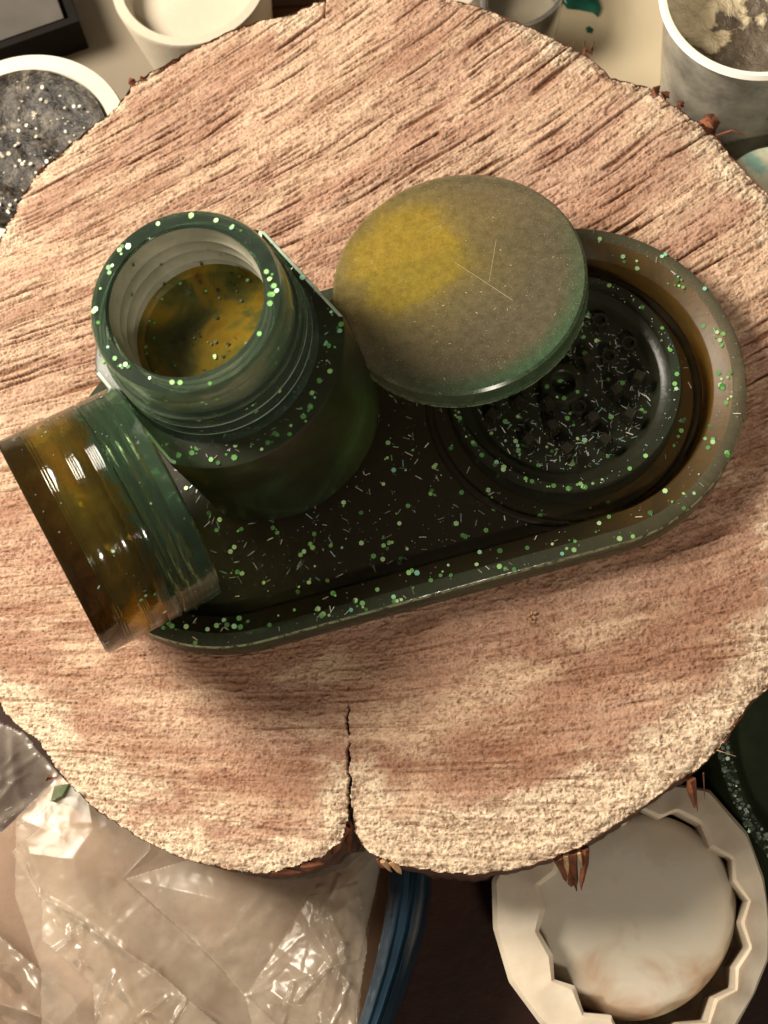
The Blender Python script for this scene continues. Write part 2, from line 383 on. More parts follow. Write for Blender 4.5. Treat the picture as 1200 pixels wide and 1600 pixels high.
spl((598, 1345), (612, 1362), -.1, -.4, .09, 'splinter_pale'); spl((612, 1345), (627, 1366), -.1, -.4, .09, 'splinter_pale'); spl((590, 1342), (600, 1358), -.2, -.4, .05)
spl((540, 1290), (520, 1335), -.3, -.4, .13); spl((548, 1280), (545, 1330), -.5, -.6, .12); spl((470, 1352), (505, 1350), -.2, -.3, .14); spl((425, 1360), (470, 1362), -.15, -.3, .1)
for x, y, r in ((1025, 138, .16), (1038, 146, .17), (1062, 160, .13), (1110, 192, .27), (1106, 184, .2), (915, 76, .08), (925, 74, .06), (207, 124, .12), (222, 118, .06), (64, 262, .08), (75, 1212, .05)):
    a = P(x, y + 6, -.15); d = Vector((a.x - ctr.x, a.y - ctr.y, 0)).normalized()
    splinter([a - d * .1, a + Vector((0, 0, .12)), a + d * r * .8 + Vector((0, 0, .1))], [r, r * .95, r * .35], 'splinter', 7)
spl((1120, 212), (1145, 203), 0, .3, .035); spl((1143, 203), (1170, 214), .3, .2, .03); spl((72, 1218), (90, 1214), -.2, -.1, .03)
spl((912, 74), (915, 62), 0, .1, .02); spl((924, 76), (929, 63), 0, .15, .03); spl((896, 70), (898, 62), -.05, .05, .02)
bm = bmesh.new()
for k in range(7):
    q = P(831 + rng.uniform(-5, 5), 965 + rng.uniform(-8, 8), .03); box(bm, q, (.09, .05, .05), Matrix.Rotation(rng.random() * 6, 3, 'Z'))
tag(obj('wood_crumb', bm, M['splinter_pale']), 'tiny pale crumb of sawdust on the wood below the green tray', 'wood crumb')

# ------------------------------------------------------------------ tray
TL = P(352, 750, 0.9); TR = P(893, 602, 0.9)
ax = (TR - TL); TLEN = ax.length / 2; TANG = math.atan2(ax.y, ax.x); TC = (TL + TR) / 2; TRAD = 4.42
print('tray half length', TLEN, 'angle', math.degrees(TANG))
tray = tag(empty('rolling_tray', (TC.x, TC.y, 0.03), TANG), 'long dark green resin tray with rounded ends, raised rim and green glitter', 'tray')
def stad(r, z, n=44, L=None):
    L = TLEN if L is None else L; out = []
    for k in range(n + 1):
        t = -math.pi / 2 + math.pi * k / n; out.append((L + r * math.cos(t), r * math.sin(t), z))
    for k in range(n + 1):
        t = math.pi / 2 + math.pi * k / n; out.append((-L + r * math.cos(t), r * math.sin(t), z))
    return out
RIM = 1.05
bm = bmesh.new()
prof = [(TRAD - .05, 0), (TRAD, .05), (TRAD, RIM - .12), (TRAD - .04, RIM - .04), (TRAD - .12, RIM), (TRAD - .32, RIM), (TRAD - .37, RIM - .03), (TRAD - .80, RIM - .16), (TRAD - .84, RIM - .2), (TRAD - .93, .46), (TRAD - 1.02, .36)]
vs = rings(bm, [stad(r, z) for r, z in prof], False)
bm.faces.new(vs[0]); bm.faces.new(list(reversed(vs[-1])))
FL = .36
def in_stad(x, y, r):
    dx = max(0, abs(x) - TLEN); return dx * dx + y * y < r * r
GC = P(880, 604, 1.0)                                   # grinder centre, world
gl = Matrix.Rotation(-TANG, 3, 'Z') @ (GC - Vector((TC.x, TC.y, 0)))
JB = Vector((0, 0, 0))
n = 0
while n < 150:
    x, y = rng.uniform(-TLEN - 3.2, TLEN + 3.2), rng.uniform(-3.2, 3.2)
    if in_stad(x, y, 3.2) and (x - gl.x) ** 2 + (y - gl.y) ** 2 > 9.6:
        flake(bm, (x, y, FL), (0, 0, 1), rng.uniform(.055, .075)); n += 1
        if rng.random() < .35: flake(bm, (x + rng.uniform(-.13, .13), y + rng.uniform(-.13, .13), FL + .004), (0, 0, 1), .065)
n = 0
while n < 900:
    x, y = rng.uniform(-TLEN - 3.2, TLEN + 3.2), rng.uniform(-3.2, 3.2)
    if in_stad(x, y, 3.2) and (x - gl.x) ** 2 + (y - gl.y) ** 2 > 9.6:
        n += 1
        if rng.random() < .26: sliver(bm, (x, y, FL), (0, 0, 1), rng.uniform(.05, .12), .012)
        else: sliver(bm, (x, y, FL), (0, 0, 1), rng.uniform(.008, .016), .011)
peri = 4 * TLEN + 2 * math.pi * 4.0
def on_stad(s, r):
    s = s % 1.0 * (4 * TLEN + 2 * math.pi * r)
    if s < 2 * TLEN: return (-TLEN + s, -r)
    s -= 2 * TLEN
    if s < math.pi * r: t = -math.pi / 2 + s / r; return (TLEN + r * math.cos(t), r * math.sin(t))
    s -= math.pi * r
    if s < 2 * TLEN: return (TLEN - s, r)
    s -= 2 * TLEN; t = math.pi / 2 + s / r; return (-TLEN + r * math.cos(t), r * math.sin(t))
for k in range(120):
    s = (k + rng.random()) / 120; c = 1 if rng.random() < .55 else rng.randint(2, 4)
    rr = rng.uniform(TRAD - .78, TRAD - .1)
    for q in range(c):
        r2 = min(TRAD - .09, max(TRAD - .78, rr + rng.uniform(-.13, .13))); x, y = on_stad(s + rng.uniform(-.004, .004), r2)
        z = RIM if r2 > TRAD - .43 else RIM - .03 - (TRAD - .46 - r2) / .34 * .13
        flake(bm, (x, y, z), (0, 0, 1), rng.uniform(.055, .075))
for k in range(260):
    r2 = rng.uniform(TRAD - .78, TRAD - .08); x, y = on_stad(rng.random(), r2)
    z = RIM if r2 > TRAD - .43 else RIM - .03 - (TRAD - .46 - r2) / .34 * .13
    sliver(bm, (x, y, z), (0, 0, 1), rng.uniform(.05, .1) if rng.random() < .2 else .011, .011)
for f in bm.faces:
    if f.material_index == 0 and len(f.verts) >= 4 and all(in_stad(v.co.x, v.co.y, TRAD - .36) for v in f.verts) and f.calc_center_median().z > .3: f.material_index = 3
    elif f.material_index == 0 and len(f.verts) == 4 and RIM - .11 < f.calc_center_median().z < RIM - .05: f.material_index = 4  # painted highlight along the rim bevel
obj('tray_body', bm, [M['tray'], M['dot'], M['sliver'], M['tray_floor'], M['edge_glow_dull']], tray, (0, 0, 0))
bm = bmesh.new()
lathe(bm, [(3.36, FL - .02), (3.38, FL + .06), (3.44, FL + .1), (3.52, FL + .1), (3.58, FL + .06), (3.60, FL - .02)], 96, (0, 0))
bmesh.ops.delete(bm, geom=[v for v in bm.verts if not in_stad(v.co.x + gl.x, v.co.y + gl.y, TRAD - .98)], context='VERTS')
ring_ = obj('recess_ring', bm, M['tray_floor'], tray, (gl.x, gl.y, 0))

# ------------------------------------------------------------------ grinder base
gr = tag(empty('grinder_base', (GC.x, GC.y, 0.03 + FL + .01), 0), 'round dark glittery grinder base with teeth in the right end of the tray', 'grinder')
GR = 2.98; GH = 1.05; GF = .45
bm = bmesh.new()
lathe(bm, [(0, 0), (GR - .05, 0), (GR, .05), (GR, GH - .06), (GR - .05, GH), (GR - .24, GH), (GR - .27, GH - .04), (GR - .29, GH - .22), (GR - .52, GH - .28), (GR - .56, GH - .32), (GR - .68, GF + .03), (GR - .72, GF), (0, GF)], 128)
for k in range(48):
    t = rng.random() * 6.283; c = rng.choice((1, 1, 2, 3))
    for q in range(c):
        r = rng.uniform(GR - .22, GR - .08); tt = t + rng.uniform(-.05, .05); flake(bm, (r * math.cos(tt), r * math.sin(tt), GH), (0, 0, 1), rng.uniform(.055, .075))
for k in range(80):
    t = rng.random() * 6.283; r = (GR - .78) * math.sqrt(rng.random()); flake(bm, (r * math.cos(t), r * math.sin(t), GF), (0, 0, 1), rng.uniform(.05, .075))
for k in range(750):
    t = rng.random() * 6.283; r = (GR - .75) * math.sqrt(rng.random())
    sliver(bm, (r * math.cos(t), r * math.sin(t), GF), (0, 0, 1), rng.uniform(.03, .10) if rng.random() < .4 else rng.uniform(.008, .016), .012)
for k in range(120):
    t = rng.random() * 6.283; r = rng.uniform(GR - .34, GR - .07); sliver(bm, (r * math.cos(t), r * math.sin(t), GH), (0, 0, 1), .013, .012)
obj('grinder_body', bm, [M['grinder'], M['dot'], M['sliver']], gr, (0, 0, 0))
bm = bmesh.new(); lathe(bm, [(.26, GF - .02), (.30, GF + .42), (.35, GF + .46), (.50, GF + .46), (.56, GF + .40), (.60, GF - .02)], 48)
for a_ in (3.4, 4.3, 4.7, .5, 5.6): flake(bm, (.44 * math.cos(a_), .44 * math.sin(a_), GF + .46), (0, 0, 1), .065)
obj('hub', bm, [M['grinder'], M['dot']], gr, (0, 0, 0))
for (x, y, kind) in ((938, 500, 1), (983, 536, 1), (952, 556, 1), (918, 566, 0), (998, 592, 0), (962, 612, 0), (984, 650, 0), (926, 656, 0), (945, 690, 0), (886, 704, 0), (826, 690, 0), (864, 668, 0), (812, 632, 0), (905, 636, 1), (856, 632, 0), (770, 650, 0)):
    w = P(x, y, .4 + GF + .3) - Vector((GC.x, GC.y, 0))
    bm = bmesh.new()
    a = .2; ph = rng.uniform(-.3, .3)
    if kind == 1:
        rings(bm, [circ(.21, GF - .02, 24), circ(.20, GF + .3, 24), circ(.13, GF + .3, 24), circ(.11, GF + .12, 24)], False)
        bm.verts.ensure_lookup_table(); bm.faces.new([bm.verts[24 * 3 + i] for i in range(24)]); bm.faces.new([bm.verts[i] for i in range(23, -1, -1)])
    else:
        lp = [[(s_ * a * math.cos(ph + math.pi / 2 * j), s_ * a * math.sin(ph + math.pi / 2 * j), zz) for j in range(4)] for s_, zz in ((1.15, GF - .02), (1.0, GF + .5), (.85, GF + .56))]
        v_ = rings(bm, lp, False); bm.faces.new(v_[0]); bm.faces.new(list(reversed(v_[-1])))
    obj('tooth', bm, M['tooth'], gr, (w.x, w.y, 0))

# ------------------------------------------------------------------ jar
JZ = 0.03 + FL + .2
JH, SH = 7.2, 4.65
MC = P(288, 464, JZ + JH)
jar = tag(empty('resin_jar', (MC.x, MC.y, JZ)), 'tall open dark green resin jar with threaded neck, standing on the tray', 'jar')
jar.rotation_euler = (0.01, -0.085, 0); jar.location.x += .0062
fa = math.atan2(.636, .771)          # direction of the flats' normal
bm = bmesh.new()
R0, FT = 3.02, 2.62
cang = math.acos(FT / R0)
angs = [2 * math.pi * k / 120 for k in range(120)]
angs = sorted(set([a for a in angs if min(abs(abs(((a - fa + math.pi) % (2 * math.pi)) - math.pi) - q) for q in (cang, math.pi - cang)) > .02] + [(fa + s) % (2 * math.pi) for s in (cang, -cang, math.pi - cang, math.pi + cang)]))
def jring(r, z, flat=None):
    o = []
    for t in angs:
        q = r
        if flat: q = min(r, flat / max(1e-6, abs(math.cos(t - fa))))
        o.append((q * math.cos(t), q * math.sin(t), z))
    return o
lp = [jring(R0 - .08, 0, FT - .06), jring(R0, .08, FT), jring(R0, SH - .09, FT), jring(R0 - .02, SH - .03, FT - .02), jring(R0 - .09, SH, FT - .09), jring(2.42, SH + .05), jring(2.26, SH + .1)]
for z in (.5, .95, 1.4):                # two thread ridges
    q = 2.25 - .035 * z; lp += [jring(q, SH + z - .13), jring(q + .13, SH + z - .02), jring(q + .13, SH + z + .02), jring(q, SH + z + .10)]
lp += [jring(2.17, JH - .1), jring(2.12, JH), jring(1.80, JH), jring(1.74, JH - .06)]
for z in (.55, 1.0, 1.5):            # inner ridges
    lp += [jring(1.74, JH - z + .1), jring(1.67, JH - z), jring(1.74, JH - z - .1)]
lp += [jring(1.72, 5.35), jring(1.6, 5.2)]
vs = rings(bm, lp, False); bm.faces.new(vs[0]); bm.faces.new(list(reversed(vs[-1])))
def jar_dot(t, r, z, nrm, mat=1, c=1, rr=.07):
    flake(bm, (r * math.cos(t), r * math.sin(t), z), nrm, rr * rng.uniform(.8, 1.1), mat)
for k in range(30):
    t = rng.random() * 6.283
    for q in range(rng.choice((1, 1, 2))):
        jar_dot(t + rng.uniform(-.06, .06), rng.uniform(1.86, 2.06), JH, (0, 0, 1))
for k in range(80):
    t = rng.random() * 6.283; r = rng.uniform(2.5, 2.95)
    if abs(r * math.cos(t - fa)) < FT - .1: jar_dot(t, r, SH + .02, (0, 0, 1))
for k in range(60):
    t = rng.random() * 6.283; z = rng.uniform(SH + .15, JH - .15); jar_dot(t, 2.28 - .035 * (z - SH), z, (math.cos(t), math.sin(t), 0), 1, 1, .055)
for k in range(40):
    t = rng.random() * 6.283; z = rng.uniform(SH, JH - .1); jar_dot(t, 1.66, z, (-math.cos(t), -math.sin(t), 0), 3, 1, .045)
for k in range(420):
    t = rng.random() * 6.283
    if rng.random() < .5: r = rng.uniform(2.2, 2.8); z = SH + .02; nn = (0, 0, 1)
    else: z = rng.uniform(SH + .1, JH - .1); r = 2.28 - .035 * (z - SH); nn = (math.cos(t), math.sin(t), 0)
    if abs(r * math.cos(t - fa)) < FT - .05: sliver(bm, (r * math.cos(t), r * math.sin(t), z), nn, rng.choice((.012, .012, .05)), .01)
for k in range(90):
    t = rng.random() * 6.283; r = 2.0 * math.sqrt(rng.random()); jar_dot(t, min(r, 1.55), 5.22, (0, 0, 1), rng.choice((1, 3, 3)), 1, .045)
for f in bm.faces:
    if f.material_index: continue
    q = f.calc_center_median(); rr_ = math.hypot(q.x, q.y)
    if q.z < SH + .1 and (rr_ > 2.45 or q.z < .3): f.material_index = 4
    elif rr_ < 1.75 and q.z < 5.36: f.material_index = 5
    elif rr_ < 1.78 and q.z < JH - .1: f.material_index = 6  # inner neck faces take the colour with light painted in
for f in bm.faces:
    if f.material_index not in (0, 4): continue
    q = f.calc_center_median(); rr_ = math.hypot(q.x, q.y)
    if any(abs(q.z - SH - z) < .012 for z in (.5, .95)) and rr_ > 2.25: f.material_index = 7  # thread crests: wear plus painted highlight
    if SH - .035 < q.z < SH and FT - .1 < abs(rr_ * math.cos(math.atan2(q.y, q.x) - fa)): f.material_index = 7  # painted highlight along the shoulder edge of the flats
obj('jar_body', bm, [M['jar'], M['dot'], M['sliver'], M['dot_dark'], M['jar_body'], M['jar_inside'], M['jar_throat_lit'], M['edge']], jar, (0, 0, 0), smooth=35)

# ------------------------------------------------------------------ lid resting on tray rim and grinder
def lid_material():
    m, nt, out = newmat('hazy_lid_resin')
    p = pr(nt, out, Roughness=0.2, IOR=1.45); p.inputs['Transmission Weight'].default_value = 0.6
    tc = nt.nodes.new('ShaderNodeTexCoord')
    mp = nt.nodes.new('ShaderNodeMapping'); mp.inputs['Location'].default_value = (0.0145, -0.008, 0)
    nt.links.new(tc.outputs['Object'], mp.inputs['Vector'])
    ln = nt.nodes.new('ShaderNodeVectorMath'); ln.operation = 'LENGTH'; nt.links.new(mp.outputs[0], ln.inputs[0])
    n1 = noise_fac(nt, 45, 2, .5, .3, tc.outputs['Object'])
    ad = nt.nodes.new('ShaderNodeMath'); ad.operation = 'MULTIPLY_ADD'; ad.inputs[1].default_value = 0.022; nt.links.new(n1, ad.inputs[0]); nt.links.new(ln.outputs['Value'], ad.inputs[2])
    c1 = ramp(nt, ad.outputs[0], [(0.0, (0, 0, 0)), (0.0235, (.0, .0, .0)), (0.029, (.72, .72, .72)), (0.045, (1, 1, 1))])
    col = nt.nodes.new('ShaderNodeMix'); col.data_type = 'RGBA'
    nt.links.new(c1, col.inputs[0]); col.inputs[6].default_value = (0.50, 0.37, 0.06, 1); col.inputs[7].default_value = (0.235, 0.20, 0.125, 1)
    # outer band is greener
    l2 = nt.nodes.new('ShaderNodeVectorMath'); l2.operation = 'LENGTH'
    fl = nt.nodes.new('ShaderNodeVectorMath'); fl.operation = 'MULTIPLY'; fl.inputs[1].default_value = (1, 1, 0); nt.links.new(tc.outputs['Object'], fl.inputs[0]); nt.links.new(fl.outputs[0], l2.inputs[0])
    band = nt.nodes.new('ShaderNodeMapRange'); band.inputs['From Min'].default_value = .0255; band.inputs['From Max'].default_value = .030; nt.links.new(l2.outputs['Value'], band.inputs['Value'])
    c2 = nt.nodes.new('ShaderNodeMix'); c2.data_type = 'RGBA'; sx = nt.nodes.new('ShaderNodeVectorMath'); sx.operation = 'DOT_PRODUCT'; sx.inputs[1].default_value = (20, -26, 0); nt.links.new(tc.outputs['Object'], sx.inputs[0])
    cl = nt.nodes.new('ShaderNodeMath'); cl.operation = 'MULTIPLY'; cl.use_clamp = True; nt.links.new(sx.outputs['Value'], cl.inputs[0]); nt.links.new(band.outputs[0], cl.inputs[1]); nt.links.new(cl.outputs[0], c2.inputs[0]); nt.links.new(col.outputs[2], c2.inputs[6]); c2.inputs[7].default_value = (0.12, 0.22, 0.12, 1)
    # dust
    n2 = noise_fac(nt, 2300, 2, .5, 0, tc.outputs['Object']); dust = ramp(nt, n2, [(0.62, (0, 0, 0)), (0.70, (1, 1, 1))])
    n3 = noise_fac(nt, 420, 6, .8, 0, tc.outputs['Object']); mot = ramp(nt, n3, [(0.35, (.68, .66, .62)), (0.65, (1.15, 1.15, 1.15))])
    mm = nt.nodes.new('ShaderNodeMix'); mm.data_type = 'RGBA'; mm.blend_type = 'MULTIPLY'; mm.inputs[0].default_value = 1
    nt.links.new(c2.outputs[2], mm.inputs[6]); nt.links.new(mot, mm.inputs[7])
    c3 = nt.nodes.new('ShaderNodeMix'); c3.data_type = 'RGBA'; nt.links.new(dust, c3.inputs[0]); nt.links.new(mm.outputs[2], c3.inputs[6]); c3.inputs[7].default_value = (0.48, 0.38, 0.25, 1)
    nt.links.new(c3.outputs[2], p.inputs['Base Color'])
    bump(nt, p, n3, .0001, .3)
    v = nt.nodes.new('ShaderNodeVolumeAbsorption'); v.inputs['Color'].default_value = (.35, .55, .2, 1); v.inputs['Density'].default_value = 45
    nt.links.new(v.outputs[0], out.inputs['Volume'])
    return m
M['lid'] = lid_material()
LR, LT = 3.22, .75
LC = P(716, 438, 2.7)
lid = tag(empty('round_lid', LC), 'round flat hazy yellow and grey resin lid leaning on the grinder', 'lid')
_z = Vector((-0.42, 0.6, 5.2)).normalized(); _x = (Vector((1, 0, 0)) - _z * _z.x).normalized()
lid.rotation_euler = Matrix((_x, _z.cross(_x), _z)).transposed().to_euler()
bm = bmesh.new()
lathe(bm, [(0, -LT), (LR - .38, -LT), (LR - .05, -LT), (LR, -LT + .05), (LR, -LT + .1), (LR - .05, -LT + .16), (LR - .05, -.2), (LR, -.14), (LR, -.06), (LR - .07, 0), (LR - .5, .0), (0, 0)], 128)
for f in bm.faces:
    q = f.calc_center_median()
    if math.hypot(q.x, q.y) > LR - .06 and -LT + .04 < q.z < -LT + .11: f.material_index = 1  # painted highlight line low on the lid's side
obj('lid_disc', bm, [M['lid'], M['edge_glow_dull']], lid, (0, 0, 0), smooth=35)
bm = bmesh.new()
def scratch(p0, p1, w=.005):
    a, b = Vector((*p0, .006)), Vector((*p1, .006)); d = (b - a).normalized(); s = Vector((-d.y, d.x, 0)) * w
    bm.faces.new([bm.verts.new(q) for q in (a - s, b - s, b + s, a + s)])
scratch((-.1, .55), (1.35, -.7)); scratch((.98, 1.1), (.78, -.1)); scratch((-.8, 1.5), (-.3, 1.75)); 
for k in range(60):
    r = 2.8 * math.sqrt(rng.random()); t = rng.random() * 6.28; l = rng.choice((.02, .03, .06)); q = rng.random() * 6.28
    scratch((r * math.cos(t), r * math.sin(t)), (r * math.cos(t) + l * math.cos(q), r * math.sin(t) + l * math.sin(q)), rng.uniform(.006, .011))
obj('scratches', bm, plain('scratch', (.36, .30, .19), .6), lid, (0, 0, 0), smooth=0)

# ------------------------------------------------------------------ cap lying on its side at the left end
CR, CL = 2.78, 3.0
CCt = P(172, 812, 1.12 + CR)
cap = tag(empty('threaded_cap', (CCt.x, CCt.y, CCt.z)), 'amber and green resin cap on its side at the left end of the tray', 'cap')
aa = math.radians(30)
_d = CAM - (CCt - Vector((math.cos(aa), math.sin(aa), 0)) * CL / 2)      # the closed end stands edge-on to the viewer
_s = -(math.cos(aa) * _d.x + math.sin(aa) * _d.y) / _d.z
print('cap tilt', _s)
cap.rotation_euler = Vector((math.cos(aa), math.sin(aa), _s)).to_track_quat('Z', 'Y').to_euler()
bm = bmesh.new()
pr_ = [(0, -CL / 2), (CR - .06, -CL / 2), (CR, -CL / 2 + .06)]
for z in (-.95, -.88, -.81, -.35, -.30, -.24, -.19, .12, .17, .22, .27, .32): pr_ += [(CR, z - .02), (CR - .012, z), (CR, z + .02)]
pr_ += [(CR, .45), (CR - .035, .48), (CR - .035, .52), (CR, .55), (CR, CL / 2 - .04), (CR - .04, CL / 2), (CR - .30, CL / 2), (CR - .34, CL / 2 - .05)]
for z in (1.05, .8, .55): pr_ += [(CR - .34, z + .1), (CR - .42, z), (CR - .34, z - .1)]
pr_ += [(CR - .34, .2), (CR - .5, .1), (CR - .5, -.9), (CR - .6, -1.0), (0, -1.0)]
lathe(bm, pr_, 128)
for k in range(40):
    t = rng.random() * 6.283; z = rng.uniform(-1.4, 1.4); flake(bm, (CR * math.cos(t), CR * math.sin(t), z), (math.cos(t), math.sin(t), 0), rng.uniform(.03, .06), rng.choice((1, 2, 3)))
for k in range(90):
    t = rng.random() * 6.283; z = rng.uniform(-1.4, 1.4); sliver(bm, (CR * math.cos(t), CR * math.sin(t), z), (math.cos(t), math.sin(t), 0), rng.choice((.012, .012, .01, .04)), .009)
def cap_mat():
    return resin('cap_resin', [(0.0, (0.09, 0.05, 0.01)), (0.3, (0.20, 0.14, 0.025)), (0.45, (0.55, 0.42, 0.07)), (0.6, (0.28, 0.22, 0.04)), (0.64, (0.16, 0.30, 0.18)), (0.9, (0.24, 0.42, 0.28))],
                 70, 0.09, 0.93, (0.6, 0.45, 0.15), 90, axis=('Z', -0.02, 0.014, 0.72), dist=2)
obj('cap_body', bm, [cap_mat(), M['dot'], M['sliver'], M['dot_dark']], cap, (0, 0, 0), smooth=35)

# ------------------------------------------------------------------ table and things around the log
M['table'] = plain('dark_table', (0.022, 0.006, 0.003), 0.6, 0.4, 25, 0.0003, 200)
M['table'].node_tree.nodes['Principled BSDF'].inputs['Specular IOR Level'].default_value = .2
bm = bmesh.new(); box(bm, (0, 0, TABLE - 1.0), (90, 90, 2.0)); tag(obj('table_top', bm, M['table'], smooth=0), kind='structure')
M['paper'] = plain('cream_paper', (0.60, 0.50, 0.34), 0.7, 0.08, 12, 0.0003, 60)
def slab(pts, z, t, wob=0):
    bm = bmesh.new(); a = [bm.verts.new((p.x, p.y, z)) for p in pts]; b = [bm.verts.new((p.x, p.y, z + t)) for p in pts]
    bm.faces.new(list(reversed(a))); bm.faces.new(b); n = len(pts)
    for i in range(n): bm.faces.new((a[i], a[(i + 1) % n], b[(i + 1) % n], b[i]))
    return bm
bm = slab([P(420, 400, TABLE), P(1255, 260, TABLE), P(1700, -500, TABLE), P(380, -700, TABLE)], TABLE + .004, .02)
tag(obj('painted_shade_sheet', slab([P(-700, 500, TABLE), P(300, 400, TABLE), P(330, -700, TABLE), P(-700, -700, TABLE)], TABLE + .03, .02), plain('painted_shade_sheet', (.20, .165, .12), .8, .12, 12)), 'grey beige sheet added as painted shade on the table between the glitter bowl and cream dish', 'sheet')  # added sheet: shade on the table put into a darker colour
tag(obj('paper_sheet', bm, M['paper']), 'cream paper sheet covering the table behind the log slice', 'paper')

def cup_profile(r0, r1, h, w, lip=.0):
    return [(0, 0), (r0, 0), (r1, h - .05), (r1 + lip, h - .05), (r1 + lip, h), (r1 - w, h), (r1 - w, h - .06), (r0 - w, w), (0, w)]
M['silicone'] = plain('cream_silicone', (0.58, 0.51, 0.40), 0.5, 0.06, 30, .0002, 200)
M['silicone'].node_tree.nodes['Principled BSDF'].inputs['Subsurface Weight'].default_value = 0.0
c = P(296, -35, TABLE + 3.2); bm = bmesh.new(); lathe(bm, [(0, 0), (2.2, 0), (2.55, 3.1), (2.5, 3.2), (2.22, 3.2), (2.16, 3.1), (2.05, 2.3), (0, 2.2)], 96)
d_ = tag(obj('mold_dish', bm, M['silicone'], None, (c.x, c.y, TABLE + .03), smooth=35), 'round cream silicone mold dish behind the log at top left', 'mold dish')

q = P(455, -12, TABLE + 1.0); bm = bmesh.new(); bmesh.ops.create_cube(bm, size=1, matrix=Matrix.Diagonal((1.9, 1.2, 1.0, 1)))
bmesh.ops.bevel(bm, geom=bm.edges[:], offset=.1, segments=2, affect='EDGES')
tag(obj('wooden_block', bm, plain('brown_block', (.09, .04, .015), .5, .3), None, (q.x, q.y, TABLE + .53)), 'small dark brown block behind the log beside the cream dish', 'block')
# glitter bowl (left)
GZ = TABLE + 4.4
c = P(38, 232, GZ)
gb = tag(empty('glitter_bowl', (c.x, c.y, TABLE + .03)), 'white bowl full of dark silvery glitter mix at the left edge', 'bowl')
bm = bmesh.new(); lathe(bm, [(0, 0), (2.5, 0), (3.25, 4.2), (3.2, 4.4), (2.7, 4.4), (2.6, 4.2), (2.1, 3.5), (0, 3.5)], 96)
obj('bowl_shell', bm, plain('white_bowl', (0.68, 0.63, 0.51), 0.4, .04), gb, (0, 0, 0), smooth=35)
def glitter_goo():
    m, nt, out = newmat('glitter_mix'); p = pr(nt, out, Roughness=.4)
    f = noise_fac(nt, 130, 5, .7, 1.0); nt.links.new(ramp(nt, f, [(.42, (.010, .007, .005)), (.55, (.05, .04, .028)), (.75, (.26, .22, .17))]), p.inputs['Base Color'])
    bump(nt, p, noise_fac(nt, 260, 5, .7), .0012, 1); return m
bm = bmesh.new()
for k in range(12):
    pass
rings_ = [circ(r, 4.0 + .05 * math.sin(r * 5) + .28 * (r / 2.25) ** 4, 96) for r in np.linspace(.02, 2.6, 20)]
vs = rings(bm, rings_, False); bm.faces.new(vs[0])
for v in bm.verts: v.co.z += .16 * (float(fbm(np.array([v.co.x * 2.2]), np.array([v.co.y * 2.2]), 9, 3)[0]) - .5)
for k in range(160):
    r = 2.3 * math.sqrt(rng.random()); t = rng.random() * 6.28; flake(bm, (r * math.cos(t), r * math.sin(t), 4.1 + .28 * (r / 2.25) ** 4), (rng.uniform(-.5, .5), rng.uniform(-.5, .5), 1), rng.uniform(.025, .07), 1)
M['silver'] = glitter_mat('silver_glitter', [(0, (.5, .44, .34)), (1, (.9, .84, .7))], .1, .4)
obj('glitter_mix', bm, [glitter_goo(), M['silver']], gb, (0, 0, 0), smooth=60)

# black framed thing top-left
q0, q1, q2, q3 = [P(*q, TABLE + 2) for q in ((-120, -60), (78, -90), (118, 22), (-60, 85))]
bt = tag(empty('black_tray', (q0 + q1 + q2 + q3) / 4 * 1.0), 'black framed tray with grey inside at the top left corner', 'tray')
cc = (q0 + q1 + q2 + q3) / 4; bt.location = (cc.x * .01, cc.y * .01, (TABLE + .03) * .01)
M['black'] = plain('black_plastic', (.008, .006, .005), .7, .3)
M['black'].node_tree.nodes['Principled BSDF'].inputs['Specular IOR Level'].default_value = .1
M['grey'] = plain('grey_insert', (.07, .06, .05), .8, .2)
bm = bmesh.new(); Q = [q - cc for q in (q0, q3, q2, q1)]
def qr(s, z): return [(q.x * s, q.y * s, z) for q in Q]
vs = rings(bm, [qr(.96, 0), qr(1, 1.6), qr(.86, 1.6), qr(.84, .8)], False); bm.faces.new(vs[0]); bm.faces.new(list(reversed(vs[-1])))
obj('frame', bm, M['black'], bt, (0, 0, 0))
bm = bmesh.new(); vs = rings(bm, [qr(.80, .82), qr(.78, 1.5)], False); bm.faces.new(vs[0]); bm.faces.new(list(reversed(vs[-1])))
obj('insert', bm, M['grey'], bt, (0, 0, 0))

